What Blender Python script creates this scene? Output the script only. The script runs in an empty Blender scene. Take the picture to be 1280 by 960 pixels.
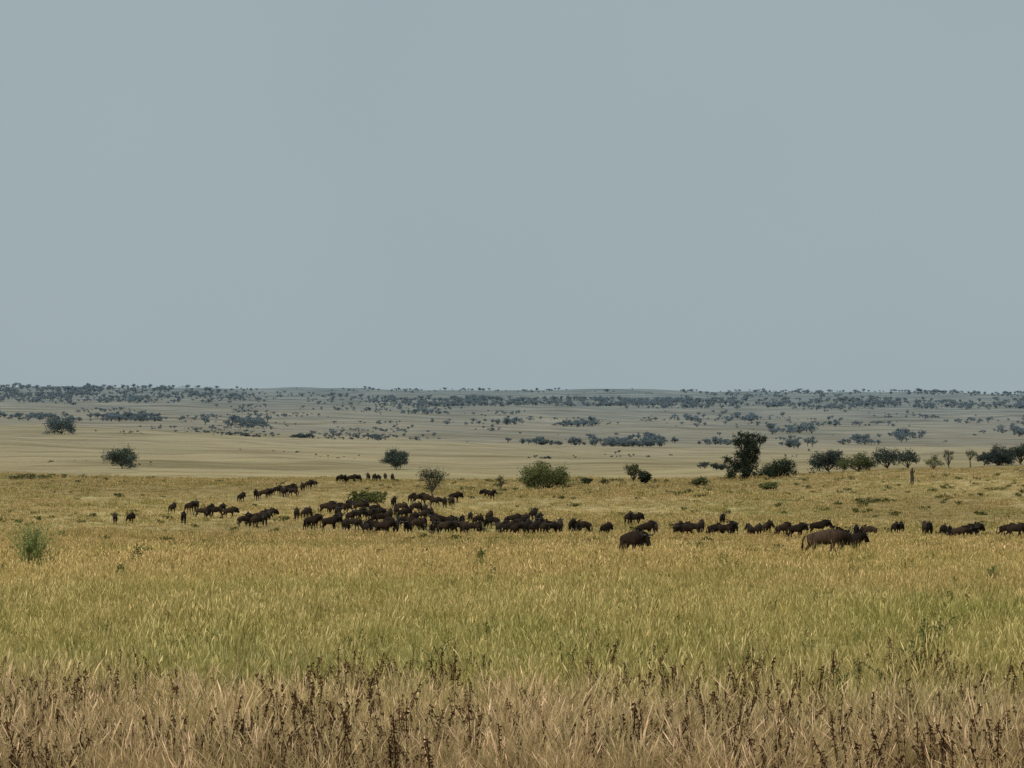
import bpy, math, random
import numpy as np
from mathutils import Vector, Matrix

rng = np.random.default_rng(11)
random.seed(11)
F = 5000.0      # telephoto: pixels of image width 1280 per unit tangent
EYE = 2.6       # eye height above the ground at the viewpoint

scene = bpy.context.scene
scene.view_settings.view_transform = 'Standard'
scene.view_settings.look = 'None'
scene.view_settings.exposure = 0

# ------------------------------------------------------------------ terrain
KX = np.array([0, 320, 640, 960, 1280], float)
ROWS = [
    (40,   [960]*5), (60, [856]*5), (90, [776]*5), (140, [724, 724, 722, 722, 722]),
    (185,  [702, 702, 700, 700, 700]), (330, [672, 672, 673, 674, 676]),
    (430,  [646, 646, 645, 645, 646]), (560, [614, 614, 616, 614, 606]),
    (660,  [591, 596, 600, 594, 577]), (760, [600, 604, 606, 600, 590]),
    (950,  [587, 588, 591, 585, 578]), (1400, [560, 566, 574, 574, 570]),
    (2200, [527, 541, 554, 562, 560]), (2800, [532, 546, 557, 560, 558]),
    (3800, [521, 530, 540, 546, 546]), (5500, [508, 511, 519, 526, 529]),
    (7500, [496, 498, 503, 508, 510]), (10000, [482, 484, 485, 488, 490]),
    (16000, [500]*5)]
NL, NS = 600, 81
LG = np.linspace(math.log(5), math.log(16000), NL)
SG = np.linspace(-0.3, 0.3, NS)
kl = np.log(np.array([5, 20] + [r[0] for r in ROWS], float))
tab = np.zeros((NL, 5))
for c in range(5):
    d = [2.72, 3.2] + [(r[1][c]-480)*r[0]/F for r in ROWS]
    tab[:, c] = np.interp(LG, kl, d)
k = np.exp(-0.5*(np.arange(-10, 11)/3.5)**2); k /= k.sum()
for c in range(5):
    tab[:, c] = np.convolve(np.pad(tab[:, c], 10, mode='edge'), k, mode='valid')
T = np.zeros((NL, NS))
for i in range(NL):
    row = np.interp(SG, (KX-640)/F, tab[i])
    row = np.convolve(np.pad(row, 5, mode='edge'), np.ones(11)/11, mode='valid')
    T[i] = row

def height(X, Y):
    X = np.asarray(X, float); Y = np.asarray(Y, float)
    D = np.clip(Y, 5.001, 15999)
    L = np.log(D); s = np.clip(X/D, -0.2999, 0.2999)
    fi = (L-LG[0])/(LG[1]-LG[0]); fj = (s-SG[0])/(SG[1]-SG[0])
    i = np.clip(fi.astype(int), 0, NL-2); j = np.clip(fj.astype(int), 0, NS-2)
    a = fi-i; b = fj-j
    d = (T[i, j]*(1-a)*(1-b)+T[i+1, j]*a*(1-b)+T[i, j+1]*(1-a)*b+T[i+1, j+1]*a*b)
    n = (np.sin(90*s+9*L+1.3)+0.8*np.sin(-55*s+15*L+.4)+.5*np.sin(170*s+23*L+2)
         + .3*np.sin(330*s-31*L+.7)+.3*np.sin(-270*s+37*L))
    d = d + n*1.0*D/F*np.clip((D-5)/60, 0, 1)
    return EYE-d

def sight(x, y, dmin=30, dmax=15000):
    """Where the line of sight at a bearing / depression meets the ground."""
    s = (x-640)/F
    D = np.exp(np.linspace(math.log(dmin), math.log(dmax), 1500))
    z = height(s*D, D)
    yp = 480+(EYE-z)*F/D
    idx = np.nonzero(yp <= y)[0]
    i = idx[0] if len(idx) else int(np.argmin(yp))
    return float(s*D[i]), float(D[i]), float(z[i])

def mesh_obj(name, V, Fc, mats=(), attrs=None, matidx=None, smooth=False, link=True):
    me = bpy.data.meshes.new(name)
    me.from_pydata([tuple(v) for v in np.asarray(V, float).tolist()], [], [tuple(f) for f in Fc])
    for m in mats: me.materials.append(m)
    if matidx is not None:
        me.polygons.foreach_set('material_index', np.asarray(matidx, np.int32))
    if attrs:
        for kx, arr in attrs.items():
            at = me.attributes.new(kx, 'FLOAT', 'POINT')
            at.data.foreach_set('value', np.asarray(arr, np.float32))
    if smooth:
        me.polygons.foreach_set('use_smooth', [True]*len(me.polygons))
    me.update()
    ob = bpy.data.objects.new(name, me)
    if link: scene.collection.objects.link(ob)
    return ob

# ------------------------------------------------------------------ materials
class NT:
    def __init__(s, mat):
        mat.use_nodes = True
        s.t = mat.node_tree; s.t.nodes.clear()
    def n(s, typ, **kw):
        nd = s.t.nodes.new(typ)
        for a, b in kw.items(): setattr(nd, a, b)
        return nd
    def l(s, a, b): s.t.links.new(a, b)
    def math(s, op, a, b=None, clamp=False):
        nd = s.n('ShaderNodeMath', operation=op); nd.use_clamp = clamp
        for i, v in enumerate((a, b)):
            if v is None: continue
            if isinstance(v, (int, float)): nd.inputs[i].default_value = v
            else: s.l(v, nd.inputs[i])
        return nd.outputs[0]
    def mix(s, f, a, b, bt='MIX'):
        nd = s.n('ShaderNodeMix', data_type='RGBA', blend_type=bt)
        for sock, v in ((nd.inputs[0], f), (nd.inputs[6], a), (nd.inputs[7], b)):
            if isinstance(v, (int, float)): sock.default_value = v
            elif isinstance(v, tuple): sock.default_value = (*v, 1)[:4]
            else: s.l(v, sock)
        return nd.outputs[2]
    def ramp(s, f, stops):
        nd = s.n('ShaderNodeValToRGB')
        e = nd.color_ramp.elements
        while len(e) > 1: e.remove(e[-1])
        e[0].position = stops[0][0]; e[0].color = (*stops[0][1], 1)
        for p, c in stops[1:]:
            q = e.new(p); q.color = (*c, 1)
        s.l(f, nd.inputs[0]); return nd.outputs[0]
    def noise(s, vec, scale, detail=4, rough=.5, dist=0):
        nd = s.n('ShaderNodeTexNoise')
        s.l(vec, nd.inputs['Vector']); nd.inputs['Scale'].default_value = scale
        nd.inputs['Detail'].default_value = detail; nd.inputs['Roughness'].default_value = rough
        nd.inputs['Distortion'].default_value = dist
        return nd.outputs[0]
    def attr(s, name):
        nd = s.n('ShaderNodeAttribute'); nd.attribute_name = name
        return nd.outputs['Fac']

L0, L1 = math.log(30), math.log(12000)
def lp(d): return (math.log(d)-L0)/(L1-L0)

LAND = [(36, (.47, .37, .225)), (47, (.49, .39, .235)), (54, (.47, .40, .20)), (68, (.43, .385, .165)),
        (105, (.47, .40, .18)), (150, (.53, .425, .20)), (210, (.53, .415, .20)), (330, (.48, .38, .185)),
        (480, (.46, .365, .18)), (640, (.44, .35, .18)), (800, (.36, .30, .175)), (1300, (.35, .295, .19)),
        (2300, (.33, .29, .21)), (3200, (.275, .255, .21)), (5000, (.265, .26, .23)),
        (7500, (.22, .24, .24)), (10500, (.205, .25, .28))]  # far stops turn blue-grey: distance haze put into the ground colour

def land_color(t, det=1.0):
    g = t.n('ShaderNodeNewGeometry')
    sp = t.n('ShaderNodeSeparateXYZ'); t.l(g.outputs['Position'], sp.inputs[0])
    pos = g.outputs['Position']
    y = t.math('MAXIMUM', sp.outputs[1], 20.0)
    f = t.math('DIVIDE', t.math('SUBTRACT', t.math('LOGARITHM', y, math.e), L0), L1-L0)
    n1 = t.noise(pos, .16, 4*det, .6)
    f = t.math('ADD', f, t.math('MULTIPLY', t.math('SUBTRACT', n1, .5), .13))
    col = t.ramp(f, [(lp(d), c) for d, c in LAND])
    # patches of greener and browner growth at several real scales
    n2 = t.noise(pos, .06, 6*det, .7)
    k2 = t.math('MULTIPLY', t.math('SUBTRACT', n2, .49), 5.0, clamp=True)
    green = t.mix(t.math('MULTIPLY', k2, .85), col, t.mix(1.0, col, (.66, .77, .60), 'MULTIPLY'))
    n3 = t.noise(pos, .012, 6*det, .62)
    k3 = t.math('MULTIPLY', t.math('SUBTRACT', n3, .5), 3.5, clamp=True)
    out = t.mix(t.math('MULTIPLY', k3, .5), green, t.mix(1.0, green, (.78, .72, .68), 'MULTIPLY'))
    return out, f, pos, sp

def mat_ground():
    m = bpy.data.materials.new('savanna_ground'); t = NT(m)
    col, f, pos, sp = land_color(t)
    fine = t.noise(pos, .9, 8, .7)
    col = t.mix(1.0, col, t.ramp(fine, [(.3, (.62, .60, .56)), (.5, (.9, .9, .9)), (.7, (1.12, 1.1, 1.06))]), 'MULTIPLY')
    midn = t.noise(pos, .03, 9, .74)
    col = t.mix(1.0, col, t.ramp(midn, [(.34, (.60, .58, .56)), (.5, (1, 1, 1)), (.66, (1.2, 1.17, 1.18))]), 'MULTIPLY')
    big = t.noise(pos, .0065, 7, .66)
    col = t.mix(1.0, col, t.ramp(big, [(.38, (1.1, 1.08, 1.05)), (.5, (1, 1, 1)), (.60, (.78, .78, .74)), (.7, (.70, .68, .68))]), 'MULTIPLY')
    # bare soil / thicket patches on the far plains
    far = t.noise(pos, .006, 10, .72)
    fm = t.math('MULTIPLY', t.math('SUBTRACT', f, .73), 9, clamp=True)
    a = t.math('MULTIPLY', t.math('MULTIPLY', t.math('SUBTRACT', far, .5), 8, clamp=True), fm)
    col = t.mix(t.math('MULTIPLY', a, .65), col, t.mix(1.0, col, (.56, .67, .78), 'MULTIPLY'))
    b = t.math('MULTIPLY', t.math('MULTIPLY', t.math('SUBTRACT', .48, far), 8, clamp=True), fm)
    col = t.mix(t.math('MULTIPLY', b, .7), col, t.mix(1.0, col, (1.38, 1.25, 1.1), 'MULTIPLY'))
    d = t.n('ShaderNodeBsdfDiffuse'); t.l(col, d.inputs[0])
    bp = t.n('ShaderNodeBump'); bp.inputs['Strength'].default_value = .5; bp.inputs['Distance'].default_value = .5
    t.l(fine, bp.inputs['Height']); t.l(bp.outputs[0], d.inputs['Normal'])
    o = t.n('ShaderNodeOutputMaterial'); t.l(d.outputs[0], o.inputs[0])
    return m

def mat_grass(name='grass_blades', tint=(1, 1, 1), base=(.36, .37, .29)):
    m = bpy.data.materials.new(name); t = NT(m)
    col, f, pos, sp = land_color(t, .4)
    oi = t.n('ShaderNodeObjectInfo')
    r = oi.outputs['Random']
    col = t.mix(1.0, col, tint, 'MULTIPLY')
    tv = t.attr('t'); rv = t.attr('rnd')
    col = t.mix(1.0, col, t.ramp(tv, [(0, base), (.5, (.86, .89, .76)), (.8, (1.1, 1.05, 1.02)), (1, (1.45, 1.37, 1.42))]), 'MULTIPLY')  # roots darkened: shade inside the tuft put into the colour; tips paler straw
    col = t.mix(1.0, col, t.ramp(rv, [(0, (.38, .31, .26)), (.2, (.70, .71, .55)), (.55, (1.0, 1.0, .95)), (.85, (1.22, 1.18, 1.2)), (1, (1.6, 1.52, 1.65))]), 'MULTIPLY')
    col = t.mix(1.0, col, t.ramp(r, [(0, (.56, .58, .48)), (.3, (.90, .94, .82)), (.7, (1.1, 1.05, 1.02)), (1, (1.4, 1.32, 1.38))]), 'MULTIPLY')
    d = t.n('ShaderNodeBsdfDiffuse'); t.l(col, d.inputs[0])
    tr = t.n('ShaderNodeBsdfTranslucent'); t.l(col, tr.inputs[0])
    mx = t.n('ShaderNodeMixShader'); mx.inputs[0].default_value = .35
    t.l(d.outputs[0], mx.inputs[1]); t.l(tr.outputs[0], mx.inputs[2])
    o = t.n('ShaderNodeOutputMaterial'); t.l(mx.outputs[0], o.inputs[0])
    return m

def mat_leaf(name, base, trans=.25):
    """foliage; colour drifts to the blue-grey of hazy distance over kilometres"""
    m = bpy.data.materials.new(name); t = NT(m)
    g = t.n('ShaderNodeNewGeometry')
    sp = t.n('ShaderNodeSeparateXYZ'); t.l(g.outputs['Position'], sp.inputs[0])
    rv = t.attr('rnd')
    oi = t.n('ShaderNodeObjectInfo')
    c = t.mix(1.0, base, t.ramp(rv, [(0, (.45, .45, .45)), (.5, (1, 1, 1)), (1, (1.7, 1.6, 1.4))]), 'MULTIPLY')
    c = t.mix(1.0, c, t.ramp(oi.outputs['Random'], [(0, (.8, .8, .8)), (1, (1.2, 1.2, 1.15))]), 'MULTIPLY')
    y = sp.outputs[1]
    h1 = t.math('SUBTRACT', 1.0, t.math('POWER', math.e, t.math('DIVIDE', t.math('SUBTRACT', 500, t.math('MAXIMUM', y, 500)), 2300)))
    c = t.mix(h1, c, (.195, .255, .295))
    d = t.n('ShaderNodeBsdfDiffuse'); t.l(c, d.inputs[0])
    tr = t.n('ShaderNodeBsdfTranslucent'); t.l(c, tr.inputs[0])
    mx = t.n('ShaderNodeMixShader'); mx.inputs[0].default_value = trans
    t.l(d.outputs[0], mx.inputs[1]); t.l(tr.outputs[0], mx.inputs[2])
    o = t.n('ShaderNodeOutputMaterial'); t.l(mx.outputs[0], o.inputs[0])
    return m

def mat_simple(name, c1, c2, scale, rough=.9):
    m = bpy.data.materials.new(name); t = NT(m)
    tc = t.n('ShaderNodeTexCoord')
    n = t.noise(tc.outputs['Object'], scale, 5, .6)
    c = t.ramp(n, [(.3, c1), (.7, c2)])
    b = t.n('ShaderNodeBsdfPrincipled'); t.l(c, b.inputs['Base Color'])
    b.inputs['Roughness'].default_value = rough
    b.inputs['Specular IOR Level'].default_value = .2
    o = t.n('ShaderNodeOutputMaterial'); t.l(b.outputs[0], o.inputs[0])
    return m

def mat_hide():
    m = bpy.data.materials.new('wildebeest_hide'); t = NT(m)
    tc = t.n('ShaderNodeTexCoord'); oc = tc.outputs['Object']
    sp = t.n('ShaderNodeSeparateXYZ'); t.l(oc, sp.inputs[0])
    mp = t.n('ShaderNodeMapping'); t.l(oc, mp.inputs[0]); mp.inputs['Scale'].default_value = (9, 2, 1.2)
    n = t.noise(mp.outputs[0], 1.6, 5, .6)
    c = t.ramp(n, [(.35, (.014, .0095, .0065)), (.6, (.038, .026, .017)), (.8, (.072, .050, .033))])
    # darker towards neck, head and lower legs
    k1 = t.math('MULTIPLY', t.math('SUBTRACT', sp.outputs[0], .35), 2.5, clamp=True)
    c = t.mix(k1, c, (.013, .0095, .0075))
    k2 = t.math('MULTIPLY', t.math('SUBTRACT', .72, sp.outputs[2]), 2.2, clamp=True)
    c = t.mix(t.math('MULTIPLY', k2, .8), c, (.018, .012, .008))
    oi = t.n('ShaderNodeObjectInfo')
    c = t.mix(1.0, c, t.ramp(oi.outputs['Random'], [(0, (.45, .42, .4)), (.6, (.85, .8, .78)), (1, (1.3, 1.25, 1.15))]), 'MULTIPLY')
    c = t.mix(1.0, c, oi.outputs['Color'], 'MULTIPLY')
    b = t.n('ShaderNodeBsdfPrincipled'); t.l(c, b.inputs['Base Color'])
    b.inputs['Roughness'].default_value = .8; b.inputs['Specular IOR Level'].default_value = .12
    bp = t.n('ShaderNodeBump'); bp.inputs['Strength'].default_value = .8; bp.inputs['Distance'].default_value = .03
    t.l(n, bp.inputs['Height']); t.l(bp.outputs[0], b.inputs['Normal'])
    o = t.n('ShaderNodeOutputMaterial'); t.l(b.outputs[0], o.inputs[0])
    return m

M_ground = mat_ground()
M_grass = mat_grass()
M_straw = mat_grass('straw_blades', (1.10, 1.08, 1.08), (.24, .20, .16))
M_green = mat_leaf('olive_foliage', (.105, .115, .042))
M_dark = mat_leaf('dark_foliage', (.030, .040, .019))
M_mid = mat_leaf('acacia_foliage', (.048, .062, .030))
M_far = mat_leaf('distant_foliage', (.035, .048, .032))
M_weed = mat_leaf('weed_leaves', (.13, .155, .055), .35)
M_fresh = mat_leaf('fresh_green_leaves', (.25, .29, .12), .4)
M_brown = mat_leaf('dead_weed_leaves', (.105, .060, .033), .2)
M_bark = mat_simple('bark', (.05, .04, .03), (.13, .11, .085), 6)
M_hide = mat_hide()
M_mane = mat_simple('mane_hair', (.008, .006, .005), (.022, .016, .012), 30)
M_horn = mat_simple('horn', (.03, .027, .024), (.10, .09, .075), 12, .5)

# ------------------------------------------------------------------ ground sheet
ys = np.concatenate([np.linspace(-80, 4, 10), np.exp(np.linspace(math.log(6), math.log(16000), 520))])
us = np.linspace(-1, 1, 281)
YY, UU = np.meshgrid(ys, us, indexing='ij')
XX = UU*(40+0.30*np.maximum(YY, 0))
ZZ = height(XX, YY)
V = np.stack([XX.ravel(), YY.ravel(), ZZ.ravel()], 1)
nr, nc = YY.shape
ii, jj = np.meshgrid(np.arange(nr-1), np.arange(nc-1), indexing='ij')
a = (ii*nc+jj).ravel()
Fc = np.stack([a, a+1, a+nc+1, a+nc], 1).tolist()
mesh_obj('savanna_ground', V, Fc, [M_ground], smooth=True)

# ------------------------------------------------------------------ grass tufts
def blades(name, n, R, h0, h1, w, lean, mat, heads=.3, hw=2.4):
    V = []; Fc = []; t_ = []; r_ = []
    for b in range(n):
        ang = rng.uniform(0, 2*math.pi); rad = R*math.sqrt(rng.uniform())
        bx, by = rad*math.cos(ang), rad*math.sin(ang)
        h = rng.uniform(h0, h1); az = rng.uniform(0, 2*math.pi)
        le = abs(rng.normal(0, lean)); cu = abs(rng.normal(0, lean*.8))
        wa = rng.uniform(0, math.pi); wx, wy = math.cos(wa), math.sin(wa)
        head = rng.uniform() < heads
        if head: h *= 1.15
        rv = rng.uniform(); i0 = len(V)
        ts = (0, .45, .74, .88, 1.0) if head else (0, .35, .7, 1.0)
        for q in ts:
            o = (le*q+cu*q*q)*h
            zz = h*(q-.35*cu*q*q)
            if head: ww = w*{0: .55, .45: .45, .74: .5, .88: hw, 1.0: .4}[q]
            else: ww = w*(1.1-q)
            px, py = bx+o*math.cos(az), by+o*math.sin(az)
            V.append((px-wx*ww/2, py-wy*ww/2, zz-.03)); V.append((px+wx*ww/2, py+wy*ww/2, zz-.03))
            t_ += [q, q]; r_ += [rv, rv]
        for s in range(len(ts)-1):
            c = i0+2*s; Fc.append((c, c+1, c+3, c+2))
    return mesh_obj(name, V, Fc, [mat], {'t': t_, 'rnd': r_}, link=False)

def weed(name, h, mat, nst=4, leaf=.05, nl=10, spread=.25, R=0., droop=(-.7, .8), fat=.28, stem=.006, srv=.2, q0=.3):
    V = []; Fc = []; r_ = []
    for s in range(nst):
        az = rng.uniform(0, 6.28); le = abs(rng.normal(0, spread)); hh = h*rng.uniform(.45, 1)
        ox, oy = rng.normal(0, R+1e-6, 2)
        w = stem
        def at(q): return Vector((ox+math.cos(az)*le*q*q*hh*1.2, oy+math.sin(az)*le*q*q*hh*1.2, hh*q-.03))
        p = [at(q) for q in (0, .4, .75, 1)]
        for d in ((w, 0), (0, w)):
            i0 = len(V)
            for q in p:
                V.append((q.x-d[0], q.y-d[1], q.z)); V.append((q.x+d[0], q.y+d[1], q.z)); r_ += [srv, srv]
            for c in range(3): Fc.append((i0+2*c, i0+2*c+1, i0+2*c+3, i0+2*c+2))
        for l in range(nl):
            q = rng.uniform(q0, 1.02)
            b = at(q)
            a2 = rng.uniform(0, 6.28); up = rng.uniform(*droop)
            d = Vector((math.cos(a2), math.sin(a2), up)).normalized()*leaf*rng.uniform(.6, 1.5)
            sd = d.cross(Vector((rng.normal(), rng.normal(), rng.normal()))).normalized()*leaf*fat
            i0 = len(V); rv = rng.uniform()
            for c in (b, b+d*.5+sd, b+d, b+d*.5-sd): V.append(tuple(c)); r_.append(rv)
            Fc.append((i0, i0+1, i0+2, i0+3))
    return mesh_obj(name, V, Fc, [mat], {'rnd': r_, 't': r_}, link=False)

def scatter(name, P, scl, objs, seed=0, tilt=.12):
    P = np.asarray(P, float); N = len(P)
    me = bpy.data.meshes.new(name); me.from_pydata(P.tolist(), [], [])
    a1 = me.attributes.new('scl', 'FLOAT', 'POINT'); a1.data.foreach_set('value', np.asarray(scl, np.float32))
    a2 = me.attributes.new('rot', 'FLOAT_VECTOR', 'POINT')
    R = np.stack([rng.normal(0, tilt, N), rng.normal(0, tilt, N), rng.uniform(0, 6.283, N)], 1).astype(np.float32)
    a2.data.foreach_set('vector', R.ravel())
    ob = bpy.data.objects.new(name, me); scene.collection.objects.link(ob)
    col = bpy.data.collections.new(name+'_kinds')
    for o in objs: col.objects.link(o)
    ng = bpy.data.node_groups.new(name+'_scatter', 'GeometryNodeTree')
    ng.interface.new_socket('Geometry', in_out='INPUT', socket_type='NodeSocketGeometry')
    ng.interface.new_socket('Geometry', in_out='OUTPUT', socket_type='NodeSocketGeometry')
    nn = ng.nodes
    gi = nn.new('NodeGroupInput'); go = nn.new('NodeGroupOutput')
    ip = nn.new('GeometryNodeInstanceOnPoints'); ci = nn.new('GeometryNodeCollectionInfo')
    ci.inputs['Collection'].default_value = col
    ci.inputs['Separate Children'].default_value = True
    ci.inputs['Reset Children'].default_value = True
    ip.inputs['Pick Instance'].default_value = True
    rv = nn.new('FunctionNodeRandomValue'); rv.data_type = 'INT'
    for s in rv.inputs:
        if s.type == 'INT' and s.name == 'Min': s.default_value = 0
        if s.type == 'INT' and s.name == 'Max': s.default_value = len(objs)-1
        if s.name == 'Seed': s.default_value = seed
    n1 = nn.new('GeometryNodeInputNamedAttribute'); n1.data_type = 'FLOAT'; n1.inputs[0].default_value = 'scl'
    n2 = nn.new('GeometryNodeInputNamedAttribute'); n2.data_type = 'FLOAT_VECTOR'; n2.inputs[0].default_value = 'rot'
    er = nn.new('FunctionNodeEulerToRotation')
    L = ng.links
    L.new(gi.outputs[0], ip.inputs['Points']); L.new(ci.outputs[0], ip.inputs['Instance'])
    ints = [s for s in rv.outputs if s.type == 'INT']
    L.new(ints[0], ip.inputs['Instance Index'])
    L.new(n2.outputs[0], er.inputs[0]); L.new(er.outputs[0], ip.inputs['Rotation'])
    L.new(n1.outputs[0], ip.inputs['Scale']); L.new(ip.outputs[0], go.inputs[0])
    md = ob.modifiers.new('scatter', 'NODES'); md.node_group = ng
    return ob

def zone(d0, d1, dens, sw=.145, pad=1.2):
    wmax = 2*(sw*d1+pad)
    n = int((d1-d0)*wmax*dens)
    Y = rng.uniform(d0, d1, n); X = rng.uniform(-wmax/2, wmax/2, n)
    ok = np.abs(X) < sw*Y+pad
    return X[ok], Y[ok]

def pnoise(X, Y, sc):
    return (np.sin(X/sc*1.3+1.1*np.sin(Y/sc*.9+2))+np.sin(Y/sc*.7+1.4*np.sin(X/sc*1.1))+np.sin((X+Y)/sc*2.1+.5)*.6)/2.6

def edge(X, Y):   # where dry straw gives way to green meadow
    return 50+6*pnoise(X, Y, 2.3)+5*pnoise(X+9, Y, .7)+rng.normal(0, 3.5, len(X))

# dry straw in the foreground
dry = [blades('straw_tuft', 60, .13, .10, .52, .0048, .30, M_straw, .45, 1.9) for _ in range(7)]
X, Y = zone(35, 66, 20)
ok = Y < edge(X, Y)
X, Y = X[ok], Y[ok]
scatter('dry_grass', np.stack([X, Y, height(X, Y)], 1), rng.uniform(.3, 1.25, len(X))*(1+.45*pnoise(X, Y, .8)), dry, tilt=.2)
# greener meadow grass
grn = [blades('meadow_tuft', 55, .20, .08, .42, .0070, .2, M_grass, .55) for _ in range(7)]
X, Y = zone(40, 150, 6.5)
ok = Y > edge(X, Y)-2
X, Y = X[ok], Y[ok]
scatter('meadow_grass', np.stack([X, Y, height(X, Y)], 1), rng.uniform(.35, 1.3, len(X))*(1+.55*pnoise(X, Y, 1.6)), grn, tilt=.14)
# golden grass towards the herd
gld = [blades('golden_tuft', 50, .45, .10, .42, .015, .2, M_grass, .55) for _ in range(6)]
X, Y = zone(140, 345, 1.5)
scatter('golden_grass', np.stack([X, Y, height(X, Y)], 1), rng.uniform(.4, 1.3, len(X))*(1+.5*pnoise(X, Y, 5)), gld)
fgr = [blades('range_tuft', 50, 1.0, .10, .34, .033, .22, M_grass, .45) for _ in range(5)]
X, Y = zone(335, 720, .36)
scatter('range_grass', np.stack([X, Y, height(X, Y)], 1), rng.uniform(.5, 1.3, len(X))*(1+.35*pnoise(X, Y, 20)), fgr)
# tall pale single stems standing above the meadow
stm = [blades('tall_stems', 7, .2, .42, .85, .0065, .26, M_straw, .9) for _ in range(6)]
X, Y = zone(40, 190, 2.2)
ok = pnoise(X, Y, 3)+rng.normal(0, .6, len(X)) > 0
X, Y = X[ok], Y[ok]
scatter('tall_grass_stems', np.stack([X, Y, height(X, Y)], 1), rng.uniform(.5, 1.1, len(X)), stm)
# dead brown weeds near the camera
bw = [weed('dead_weed', .68, M_brown, 4, .034, 26, .16, .10, (-1.4, .5), .34, .005, .2, .45) for _ in range(10)]
X, Y = zone(36, 62, 10)
ok = (pnoise(X+30, Y, .8)+rng.normal(0, .7, len(X)) > .12+(Y-38)*.055)
X, Y = X[ok], Y[ok]
scatter('dead_weeds', np.stack([X, Y, height(X, Y)], 1), rng.uniform(.5, 1.2, len(X)), bw)
# leafy green weeds
gw = [weed('green_weed', .55, M_weed, 6, .07, 14, .3, .1) for _ in range(5)]
X, Y = zone(55, 330, .08)
ok = pnoise(X, Y, 11)+rng.normal(0, .4, len(X)) > .1
X, Y = X[ok], Y[ok]
scatter('green_weeds', np.stack([X, Y, height(X, Y)], 1), rng.uniform(.4, 1.2, len(X)), gw)
lw = [weed('low_shrub', .45, M_green, 14, .16, 12, .7, .2) for _ in range(4)]
X, Y = zone(200, 700, .020)
ok = pnoise(X, Y, 30)+rng.normal(0, .4, len(X)) > .0
X, Y = X[ok], Y[ok]
scatter('low_shrubs', np.stack([X, Y, height(X, Y)], 1), rng.uniform(.3, 1.3, len(X)), lw)

# ------------------------------------------------------------------ tubes, trees
def tube(pts, rad, sides=6):
    V = []; Fc = []
    pts = [Vector(p) for p in pts]
    for i, p in enumerate(pts):
        d = (pts[min(i+1, len(pts)-1)]-pts[max(i-1, 0)]).normalized()
        u = d.cross(Vector((.31, .87, .1)));
        if u.length < 1e-3: u = d.cross(Vector((1, 0, 0)))
        u.normalize(); w = d.cross(u)
        for s in range(sides):
            a = 2*math.pi*s/sides
            V.append(tuple(p+(u*math.cos(a)+w*math.sin(a))*rad[i]))
    for i in range(len(pts)-1):
        for s in range(sides):
            a = i*sides+s; b = i*sides+(s+1) % sides
            Fc.append((a, b, b+sides, a+sides))
    Fc.append(tuple(range(sides))[::-1]); Fc.append(tuple(range((len(pts)-1)*sides, len(pts)*sides)))
    return V, Fc

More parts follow.
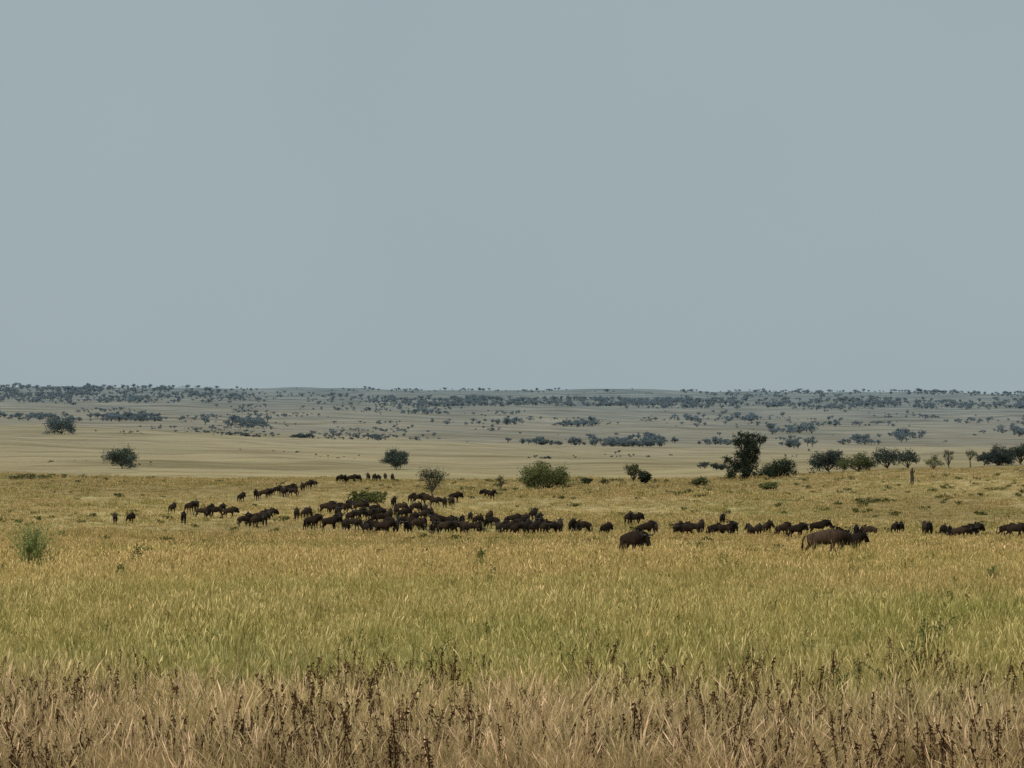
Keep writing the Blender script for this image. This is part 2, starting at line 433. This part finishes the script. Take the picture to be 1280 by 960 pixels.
def tree_mesh(name, H, W, mat, blobs=9, leaves=1600, ls=.3, bottom=.3, trunk=.12, flat=.6, depth=None,
              lobes=None, bare=0, link=True, blob_r=.3):
    """tapered trunk, limbs to every foliage clump, leaf faces spread through the clumps"""
    depth = depth or W
    V = []; Fc = []; mi = []; rn = []
    def add(v, f, m, r):
        o = len(V); V.extend(v); Fc.extend([tuple(i+o for i in q) for q in f]); mi.extend([m]*len(f)); rn.extend(r)
    C = []
    if lobes:
        for (lx, lz, lr) in lobes:
            C.append((Vector((lx*W/2, rng.uniform(-.2, .2)*depth, lz*H)), lr*W))
    else:
        for b in range(blobs):
            a = 2*math.pi*(b+rng.uniform(-.4, .4))/blobs; r = math.sqrt(rng.uniform(.05, 1))*.76
            zz = bottom+(1-bottom)*(.22+.55*rng.uniform()*(1-r*.55))
            C.append((Vector((math.cos(a)*r*W/2, math.sin(a)*r*depth/2, zz*H)), W*blob_r*rng.uniform(.65, 1.1)))
        C.append((Vector((0, 0, H*(bottom+(1-bottom)*.55))), W*blob_r*1.2))
        # keep each clump inside the tree's own height
        C = [(c, min(r, max(.12*H, (H*1.02-c.z)/max(flat, .3)))) for c, r in C]
    fork = Vector((rng.uniform(-.04, .04)*W, 0, max(bottom*.75, .06)*H))
    tv, tf = tube([(0, 0, -.2), fork*.5+Vector((.02*W, 0, 0)), fork], [trunk*1.25, trunk, trunk*.85], 8)
    add(tv, tf, 1, [.5]*len(tv))
    for c, r in C:
        mid = fork.lerp(c, .5)+Vector((rng.normal()*.05*W, rng.normal()*.05*W, .03*H))
        tv, tf = tube([fork, mid, c], [trunk*.6, trunk*.38, trunk*.15], 5); add(tv, tf, 1, [.5]*len(tv))
        for q in range(4+bare):
            e = c+Vector(rng.normal(0, 1, 3)).normalized()*r*rng.uniform(.7, 1.25)
            if e.z < .1*H: e.z = .1*H
            tv, tf = tube([mid.lerp(c, .6), c.lerp(e, .5)+Vector(rng.normal(0, .04*r, 3)), e], [trunk*.2, trunk*.13, trunk*.05], 4)
            add(tv, tf, 1, [.5]*len(tv))
    tot = sum(r*r for _, r in C)
    for c, r in C:
        n = int(leaves*r*r/tot)
        sub = [Vector(rng.normal(0, 1, 3)).normalized()*rng.uniform(.25, .95) for _ in range(11)]
        tone = rng.uniform(-.15, .15)
        for q in range(n):
            sc = sub[rng.integers(len(sub))]
            d = sc+Vector(rng.normal(0, .2, 3))
            p = c+Vector((d.x*r, d.y*r, d.z*r*flat))
            if p.z < .02*H: p.z = rng.uniform(.02, .12)*H
            n1 = Vector(rng.normal(0, 1, 3)).normalized(); n2 = n1.cross(Vector(rng.normal(0, 1, 3))).normalized()
            l = ls*rng.uniform(.5, 1.3)
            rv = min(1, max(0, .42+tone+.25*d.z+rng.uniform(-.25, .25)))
            o = len(V)
            V.extend([tuple(p-n1*l*.5), tuple(p+n2*l*.33), tuple(p+n1*l*.5), tuple(p-n2*l*.33)])
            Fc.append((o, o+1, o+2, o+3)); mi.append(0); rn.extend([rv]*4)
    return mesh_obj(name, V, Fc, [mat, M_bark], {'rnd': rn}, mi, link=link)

def plant(name, x, y, wpx, hpx, mat, dmin=200, dmax=1200, **kw):
    X, Y, Z = sight(x, y, dmin, dmax)
    k = Y/F
    kw.setdefault('ls', max(.25, 1.9*k)); kw.setdefault('trunk', max(.08, hpx*k*.03))
    o = tree_mesh(name, hpx*k, wpx*k*.98, mat, **kw)
    o.location = (X, Y, Z-.05)
    return o

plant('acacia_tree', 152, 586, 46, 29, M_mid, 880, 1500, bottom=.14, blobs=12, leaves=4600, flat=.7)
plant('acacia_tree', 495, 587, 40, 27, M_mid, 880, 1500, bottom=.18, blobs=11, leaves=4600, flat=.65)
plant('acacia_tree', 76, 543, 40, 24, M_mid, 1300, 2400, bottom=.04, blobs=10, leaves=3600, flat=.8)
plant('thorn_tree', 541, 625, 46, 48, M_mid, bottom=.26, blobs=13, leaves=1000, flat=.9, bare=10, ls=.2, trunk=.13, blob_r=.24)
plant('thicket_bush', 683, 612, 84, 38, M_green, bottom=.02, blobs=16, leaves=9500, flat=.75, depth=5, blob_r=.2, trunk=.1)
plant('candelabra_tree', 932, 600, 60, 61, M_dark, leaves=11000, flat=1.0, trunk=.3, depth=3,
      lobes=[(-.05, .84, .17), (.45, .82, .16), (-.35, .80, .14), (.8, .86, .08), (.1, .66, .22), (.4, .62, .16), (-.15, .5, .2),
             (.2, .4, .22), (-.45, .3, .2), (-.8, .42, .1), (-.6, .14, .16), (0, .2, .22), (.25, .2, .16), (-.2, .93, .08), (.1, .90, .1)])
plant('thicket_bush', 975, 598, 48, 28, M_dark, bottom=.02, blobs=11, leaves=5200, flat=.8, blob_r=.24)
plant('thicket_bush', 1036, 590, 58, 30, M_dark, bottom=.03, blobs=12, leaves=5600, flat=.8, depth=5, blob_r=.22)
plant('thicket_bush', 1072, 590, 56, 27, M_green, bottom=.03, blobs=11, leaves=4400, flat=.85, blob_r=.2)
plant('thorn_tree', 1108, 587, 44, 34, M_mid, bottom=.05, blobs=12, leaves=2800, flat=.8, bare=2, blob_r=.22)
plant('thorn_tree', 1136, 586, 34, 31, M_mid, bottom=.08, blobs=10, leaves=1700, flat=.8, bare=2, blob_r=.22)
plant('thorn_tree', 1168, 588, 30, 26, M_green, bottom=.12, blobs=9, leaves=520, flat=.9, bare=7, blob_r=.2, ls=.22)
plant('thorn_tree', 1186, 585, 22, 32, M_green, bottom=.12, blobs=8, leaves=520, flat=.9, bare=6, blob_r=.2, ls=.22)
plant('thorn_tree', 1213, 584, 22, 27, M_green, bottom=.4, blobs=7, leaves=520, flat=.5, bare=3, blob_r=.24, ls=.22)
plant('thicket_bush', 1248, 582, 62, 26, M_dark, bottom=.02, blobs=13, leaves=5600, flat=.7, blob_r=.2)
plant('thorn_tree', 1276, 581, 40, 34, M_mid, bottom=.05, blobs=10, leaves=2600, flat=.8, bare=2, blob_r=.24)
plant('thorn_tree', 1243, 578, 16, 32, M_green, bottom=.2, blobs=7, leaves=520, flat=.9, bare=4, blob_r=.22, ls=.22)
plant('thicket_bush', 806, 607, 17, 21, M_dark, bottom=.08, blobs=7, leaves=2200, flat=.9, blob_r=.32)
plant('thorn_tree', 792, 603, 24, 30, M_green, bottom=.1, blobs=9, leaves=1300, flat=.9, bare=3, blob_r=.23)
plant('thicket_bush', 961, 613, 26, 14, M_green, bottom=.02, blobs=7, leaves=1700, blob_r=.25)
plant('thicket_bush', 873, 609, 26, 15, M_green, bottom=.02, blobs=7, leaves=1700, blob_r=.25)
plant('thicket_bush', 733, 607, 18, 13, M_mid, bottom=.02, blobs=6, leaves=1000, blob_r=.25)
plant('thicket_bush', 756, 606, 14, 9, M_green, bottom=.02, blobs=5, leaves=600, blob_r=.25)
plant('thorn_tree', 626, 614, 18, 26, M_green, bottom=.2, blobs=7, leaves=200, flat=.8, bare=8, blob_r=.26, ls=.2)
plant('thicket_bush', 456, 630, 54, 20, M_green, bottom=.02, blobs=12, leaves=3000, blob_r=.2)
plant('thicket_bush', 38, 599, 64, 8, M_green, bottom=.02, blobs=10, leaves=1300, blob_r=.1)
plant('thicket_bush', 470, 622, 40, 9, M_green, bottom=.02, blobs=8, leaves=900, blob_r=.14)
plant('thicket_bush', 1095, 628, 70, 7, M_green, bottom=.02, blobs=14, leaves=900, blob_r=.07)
plant('thicket_bush', 345, 668, 40, 8, M_green, bottom=.02, blobs=8, leaves=900, blob_r=.12)
plant('thicket_bush', 318, 697, 40, 12, M_fresh, 100, 300, bottom=.02, blobs=10, leaves=1500, blob_r=.15, ls=.09, trunk=.02)
# tall feathery green shrub, left
X, Y, Z = sight(42, 716, 80, 260)
fs = weed('leafy_shrub', 60*Y/F*1.1, M_fresh, 90, .10, 44, .35, .30, (-.2, 1.5), .17, .006, .5, .15)
scene.collection.objects.link(fs); fs.location = (X, Y, Z)
for (x, y, h, dm) in ((170, 712, 26, 80), (180, 700, 18, 80), (745, 812, 26, 60), (1158, 830, 44, 55), (1145, 850, 40, 50), (905, 718, 22, 90), (607, 806, 24, 60),
                      (600, 712, 24, 90), (1240, 730, 22, 80), (288, 880, 30, 45), (128, 806, 26, 60), (1115, 868, 36, 48), (150, 728, 20, 80), (1170, 815, 36, 58)):
    X, Y, Z = sight(x, y, dm, 260)
    w = weed('leafy_weed', h*Y/F*1.3, M_weed, 9, .07 if Y < 100 else .11, 18, .35, .08)
    scene.collection.objects.link(w); w.location = (X, Y, Z)
# broken tree stump on the right-hand rise
X, Y, Z = sight(1140, 604, 300, 900)
kk = Y/F
tv, tf = tube([(0, 0, -.2), (.05, 0, 8*kk), (-.08, 0, 14*kk), (.1, 0, 19*kk)], [.3, .26, .24, .12], 9)
tv2, tf2 = tube([(0, 0, 11*kk), (.35, 0, 15*kk), (.42, 0, 17*kk)], [.12, .09, .03], 6)
o = len(tv); st = mesh_obj('tree_stump', tv+tv2, tf+[tuple(i+o for i in f) for f in tf2], [mat_simple('burnt_wood', (.02, .018, .015), (.07, .06, .05), 5)])
st.location = (X, Y, Z)

# ------------------------------------------------------------------ distant tree cover
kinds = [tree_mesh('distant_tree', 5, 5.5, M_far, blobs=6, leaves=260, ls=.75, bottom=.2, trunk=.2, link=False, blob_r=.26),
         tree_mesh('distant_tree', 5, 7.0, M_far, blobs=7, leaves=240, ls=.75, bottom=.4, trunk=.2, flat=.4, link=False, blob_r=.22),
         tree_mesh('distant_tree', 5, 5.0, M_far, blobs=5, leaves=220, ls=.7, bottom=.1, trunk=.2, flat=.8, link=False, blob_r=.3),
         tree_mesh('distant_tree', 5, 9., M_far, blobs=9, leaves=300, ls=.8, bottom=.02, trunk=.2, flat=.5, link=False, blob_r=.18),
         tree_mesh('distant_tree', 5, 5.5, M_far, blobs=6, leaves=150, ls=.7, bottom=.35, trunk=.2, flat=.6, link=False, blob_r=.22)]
PATCH = [(-60, 300, 484, 490, 300, 3, 7, 6000), (300, 1340, 486, 493, 240, 2, 5, 6000),
         (-60, 300, 489, 504, 700, 3, 7, 5000), (470, 860, 499, 508, 700, 3, 8, 5000), (800, 1340, 500, 511, 850, 3, 8, 5000),
         (280, 480, 492, 506, 160, 2, 6, 5000), (850, 1340, 489, 497, 260, 2, 6, 6000),
         (-60, 200, 521, 527, 110, 5, 10, 2500), (110, 195, 522, 527, 40, 7, 12, 2500),
         (270, 330, 528, 537, 36, 8, 14, 2500), (300, 540, 544, 551, 110, 3, 8, 2000),
         (615, 820, 549, 560, 90, 6, 12, 2300), (740, 815, 552, 560, 36, 7, 13, 2300), (612, 645, 520, 531, 8, 8, 14, 2500),
         (700, 760, 526, 534, 28, 6, 12, 2500), (860, 1340, 521, 534, 120, 3, 10, 2500),
         (960, 1340, 537, 556, 80, 4, 14, 2300), (980, 1000, 556, 563, 7, 10, 16, 1800), (872, 900, 556, 564, 8, 8, 14, 1800),
         (870, 905, 584, 590, 9, 9, 13, 900),
         (1120, 1140, 546, 553, 5, 10, 14, 2300), (200, 1340, 508, 556, 620, 1.5, 6, 2300),
         (-60, 640, 556, 586, 40, 2, 4, 1000), (90, 480, 533, 545, 120, 2, 4, 1800), (-60, 640, 505, 522, 220, 2, 6, 2600),
         (640, 1340, 560, 575, 40, 2, 6, 1400), (470, 640, 515, 540, 60, 3, 8, 2600)]
P = []; S = []
for (x0, x1, y0, y1, n, h0, h1, dm) in PATCH:
    ncl = max(2, n//6)
    cx = rng.uniform(x0, x1, ncl); cy = rng.uniform(y0, y1, ncl)
    wt = rng.uniform(.05, 1, ncl)**2; wt /= wt.sum(); sg = rng.uniform(5, 26, ncl)
    for i in range(n):
        c = rng.choice(ncl, p=wt)
        x = np.clip(rng.normal(cx[c], sg[c]), x0-rng.uniform(0, 30), x1+rng.uniform(0, 30)); y = np.clip(rng.normal(cy[c], 1.2), y0, y1)
        X, Y, Z = sight(x, y, dm)
        hp = rng.uniform(h0, h1)*(.6+.5*rng.uniform())
        P.append((X, Y, Z-.2)); S.append(hp*Y/F/5.0)
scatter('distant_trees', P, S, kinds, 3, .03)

# ------------------------------------------------------------------ wildebeest
def skin(verts, edges, rad):
    me = bpy.data.meshes.new('w'); me.from_pydata(verts, edges, [])
    ob = bpy.data.objects.new('w', me); scene.collection.objects.link(ob)
    md = ob.modifiers.new('s', 'SKIN'); md.use_smooth_shade = True
    md.branch_smoothing = .3
    for i, r in enumerate(rad):
        me.skin_vertices[0].data[i].radius = (r, r)
    me.skin_vertices[0].data[0].use_root = True
    sb = ob.modifiers.new('b', 'SUBSURF'); sb.levels = 2; sb.render_levels = 2
    bpy.context.view_layer.update()
    dg = bpy.context.evaluated_depsgraph_get()
    e = ob.evaluated_get(dg); m2 = e.to_mesh()
    V = [tuple(v.co) for v in m2.vertices]; Fc = [tuple(p.vertices) for p in m2.polygons]
    e.to_mesh_clear(); bpy.data.objects.remove(ob)
    return V, Fc

def wildebeest(kind):
    # spine (root = pelvis)
    verts = [(-.56, 0, .97), (-.73, 0, .94), (-.27, 0, .93), (.04, 0, .94), (.32, 0, 1.03)]
    rad = [.27, .16, .31, .39, .42]
    edges = [(0, 1), (0, 2), (2, 3), (3, 4)]
    heads = {'stand': [(.57, 0, 1.14), (.77, 0, 1.18), (.93, 0, 1.20), (1.06, 0, 1.01), (1.15, 0, .80)],
             'walk': [(.59, 0, 1.06), (.81, 0, 1.03), (.98, 0, 1.03), (1.10, 0, .84), (1.18, 0, .64)],
             'graze': [(.59, 0, .92), (.75, 0, .72), (.87, 0, .52), (.96, 0, .32), (1.03, 0, .12)],
             'turn': [(.56, .02, 1.14), (.73, .08, 1.18), (.85, .18, 1.20), (.90, .33, 1.01), (.94, .46, .81)]}[kind]
    base = len(verts); verts += heads; rad += [.28, .20, .15, .105, .095]
    edges += [(4, base)]+[(base+i, base+i+1) for i in range(4)]
    sw = {'stand': (.0, .03, .0, -.03), 'walk': (.20, -.18, -.18, .22), 'graze': (.16, -.10, .04, -.12), 'turn': (.03, -.05, .05, -.05)}[kind]
    for i, sy in enumerate((1, -1)):
        s = sw[i]
        b = len(verts)
        verts += [(.33, sy*.19, .76), (.31+s*.25, sy*.20, .60), (.34+s*.7, sy*.18, .37), (.33+s, sy*.18, .09), (.37+s, sy*.18, .03)]
        rad += [.14, .085, .05, .036, .05]; edges += [(4, b)]+[(b+q, b+q+1) for q in range(4)]
        s = sw[2+i]
        b = len(verts)
        verts += [(-.58, sy*.17, .80), (-.48+s*.3, sy*.20, .64), (-.68+s*.7, sy*.18, .42), (-.62+s, sy*.18, .09), (-.58+s, sy*.18, .03)]
        rad += [.18, .115, .052, .036, .05]; edges += [(0, b)]+[(b+q, b+q+1) for q in range(4)]
    V, Fc = skin(verts, edges, rad)
    V = [(x, y*.80, z) for x, y, z in V]
    mi = [0]*len(Fc)
    def add(v, f, m):
        o = len(V); V.extend(v); Fc.extend([tuple(i+o for i in q) for q in f]); mi.extend([m]*len(f))
    hv = [Vector(h) for h in heads]
    poll = hv[2]; fd = (hv[4]-hv[2]).normalized()
    side = Vector((-fd.y, fd.x, 0))
    side = side.normalized() if side.length > .1 else Vector((0, 1, 0))
    if kind != 'turn': side = Vector((0, 1, 0))
    up = side.cross(fd).normalized()
    if up.z < 0: up = -up
    if kind == 'graze': up = Vector((fd.x*-.2+.9, 0, .4)).normalized()
    up = (up*.6-fd*.5).normalized()
    for sg in (1, -1):
        pts = [poll+side*sg*a+up*b for a, b in ((.04, .09), (.16, .09), (.27, .07), (.335, .14), (.33, .24), (.26, .32))]
        v, f = tube(pts, [.05, .042, .034, .027, .018, .006], 8); add(v, f, 2)
        b0 = poll+side*sg*.09-up*.02; e = b0+side*sg*.17-up*.06-fd*.03
        v, f = tube([b0, b0.lerp(e, .5), e], [.02, .04, .008], 6); add(v, f, 0)
    v, f = tube([(-.81, 0, 1.0), (-.90, .01, .88), (-.92, .02, .7), (-.93, .02, .5), (-.90, .03, .3)], [.035, .028, .035, .06, .012], 7); add(v, f, 1)
    line = [Vector((.26, 0, 1.38)), hv[0]+Vector((-.02, 0, .26)), hv[1]+Vector((-.04, 0, .18)), hv[2]+up*.14]
    low = [hv[0]+Vector((.05, 0, -.20)), hv[1]+Vector((0, 0, -.16)), hv[2]+Vector((.0, 0, -.12)), hv[3]+Vector((-.05, 0, -.08))]
    if kind == 'graze':
        line = [Vector((.26, 0, 1.36)), hv[0]+Vector((.12, 0, .24)), hv[1]+Vector((.14, 0, .12)), hv[2]+Vector((.1, 0, .08))]
        low = [hv[0]+Vector((-.12, 0, -.16)), hv[1]+Vector((-.1, 0, -.1)), hv[2]+Vector((-.1, 0, -.06)), hv[3]+Vector((-.06, 0, 0))]
    def along(P, q):
        q *= len(P)-1.001; i = int(q); return P[i].lerp(P[i+1], q-i)
    for i in range(130):
        p = along(line, rng.uniform()); sg = 1 if i % 2 else -1
        d = side*sg*rng.uniform(.02, .14)+Vector((rng.normal(0, .04), 0, rng.uniform(-.26, .06)))
        w = Vector((.03, 0, .005))
        top = p+Vector((0, 0, .03))
        add([tuple(top-w), tuple(top+w), tuple(top+d+Vector((rng.normal(0, .03), 0, 0)))], [(0, 1, 2)], 1)
    for i in range(100):
        p = along(low, rng.uniform())+side*rng.normal(0, .03)
        w = Vector((.028, 0, 0)); L = rng.uniform(.12, .28)
        if kind == 'graze': L *= .5
        add([tuple(p-w+Vector((0, 0, .06))), tuple(p+w+Vector((0, 0, .06))), tuple(p+Vector((rng.normal(0, .03), rng.normal(0, .02), -L)))], [(0, 1, 2)], 1)
    ob = mesh_obj('wildebeest_'+kind, V, Fc, [M_hide, M_mane, M_horn], None, mi, smooth=True, link=False)
    return ob.data

WB = {k_: wildebeest(k_) for k_ in ('stand', 'walk', 'graze', 'turn')}

def put(x, y, head=None, kind=None, scale=None, tone=1.0):
    X, Y, Z = sight(x, y, 120, 720)
    kind = kind or rng.choice(['stand', 'walk', 'walk', 'graze', 'turn'])
    ob = bpy.data.objects.new('wildebeest', WB[kind]); scene.collection.objects.link(ob)
    if head is None:
        q = rng.uniform()
        head = rng.normal(0, 25) if q < .22 else (rng.normal(180, 25) if q < .30 else (rng.normal(75, 24) if q < .72 else rng.normal(-75, 24)))
    s = scale or rng.uniform(.90, 1.08)
    ob.color = (tone, tone*.97, tone*.93, 1)
    ob.scale = (s, s, s); ob.rotation_euler = (0, 0, math.radians(head)); ob.location = (X, Y, Z-.02)

HERD = """215,642 229,655 237,640 247,640 252,647 262,643 270,647 278,643 286,647 302,629
320,624 330,622 338,621 346,620 356,619 363,615 370,616 378,613 386,611 392,609 366,620 352,621
424,604 432,604 440,603 447,602 460,601 467,601 474,601 482,601 490,601
306,658 313,656 322,656 330,653 336,649 330,657 319,660 372,651 379,649 386,662 392,663 385,648
408,642 415,641 413,664 425,657 433,666 441,664 419,642 440,637 450,640 458,637 468,642 462,652 447,652 438,654 455,646 470,650 421,649 432,643
461,670 470,667 480,670 485,661 495,670 500,659 508,668 512,662 520,664 528,652 530,662 536,650 505,650 495,647 500,641 520,642 487,654 475,657 516,654 532,644
493,633 515,630 524,629 535,631 545,633 555,634 565,633 569,629
540,670 548,668 556,670 565,669 573,667 580,670 590,669 597,668 588,654 598,657 611,654 608,623 614,624 550,661 562,661 545,662 577,660
615,660 622,669 630,668 638,670 645,671 641,657 652,670 660,669 668,671 673,657 680,671 688,669 695,669 700,668 656,658 666,652 648,663 634,661 676,663
714,667 730,669 757,671 785,657 795,657 808,671 818,670 848,671 856,673 866,670 876,669 893,671 903,671 912,671 918,669
938,672 948,671 958,670 978,672 996,673 1023,669 1086,673 1070,672 1120,669 1126,669 1155,671 1163,672 1178,673 1188,673 1198,675 1208,674 1215,673 1258,673 1270,673 1279,671""".split()
for h in HERD:
    x, y = map(float, h.split(','))
    put(x+rng.normal(0, .8), y+rng.normal(0, .5)+1)
put(144, 656, 100, 'walk', .9)
put(163, 656, 70, 'walk', .9)
put(903, 658, -85, 'stand')
put(791, 700, -55, 'walk', 1.18, .8)
put(1031, 700, 8, 'walk', 1.14, 2.1)
put(1062, 696, 20, 'stand', 1.06, 1.0)

# ------------------------------------------------------------------ light, sky, camera
SUN_EL, SUN_AZ = 54, 215    # azimuth measured clockwise from +Y
w = bpy.data.worlds.new('World'); scene.world = w; w.use_nodes = True
t = w.node_tree; t.nodes.clear()
sky = t.nodes.new('ShaderNodeTexSky'); sky.sky_type = 'NISHITA'; sky.sun_disc = False
sky.sun_elevation = math.radians(SUN_EL); sky.sun_rotation = math.radians(SUN_AZ)
sky.dust_density = 4; sky.air_density = 1.0; sky.altitude = 1500
tc = t.nodes.new('ShaderNodeTexCoord')
nz = t.nodes.new('ShaderNodeTexNoise'); nz.inputs['Scale'].default_value = 7; nz.inputs['Detail'].default_value = 5
t.links.new(tc.outputs['Generated'], nz.inputs['Vector'])
rp = t.nodes.new('ShaderNodeValToRGB')
rp.color_ramp.elements[0].position = .3; rp.color_ramp.elements[0].color = (.322, .400, .428, 1)
rp.color_ramp.elements[1].position = .7; rp.color_ramp.elements[1].color = (.342, .418, .444, 1)
t.links.new(nz.outputs[0], rp.inputs[0])
sc = t.nodes.new('ShaderNodeVectorMath'); sc.operation = 'SCALE'; sc.inputs['Scale'].default_value = 10
t.links.new(rp.outputs[0], sc.inputs[0])
mx = t.nodes.new('ShaderNodeMix'); mx.data_type = 'RGBA'; mx.inputs[0].default_value = .96
t.links.new(sky.outputs[0], mx.inputs[6]); t.links.new(sc.outputs[0], mx.inputs[7])
bg = t.nodes.new('ShaderNodeBackground'); bg.inputs[1].default_value = .1
t.links.new(mx.outputs[2], bg.inputs[0])
wo = t.nodes.new('ShaderNodeOutputWorld'); t.links.new(bg.outputs[0], wo.inputs[0])

sl = bpy.data.lights.new('sun', 'SUN'); sl.energy = 2.9; sl.angle = math.radians(25); sl.color = (1, .96, .90)
so = bpy.data.objects.new('sun', sl); scene.collection.objects.link(so)
az = math.radians(SUN_AZ); el = math.radians(SUN_EL)
dv = Vector((math.sin(az)*math.cos(el), math.cos(az)*math.cos(el), math.sin(el)))
so.rotation_euler = dv.to_track_quat('Z', 'Y').to_euler(); so.location = (0, 0, 60)

cam = bpy.data.cameras.new('camera'); cam.sensor_width = 36; cam.lens = 36*F/1280
cam.clip_start = .5; cam.clip_end = 60000
co = bpy.data.objects.new('camera', cam); scene.collection.objects.link(co)
co.location = (0, 0, EYE); co.rotation_euler = (math.radians(90), 0, 0)
scene.camera = co
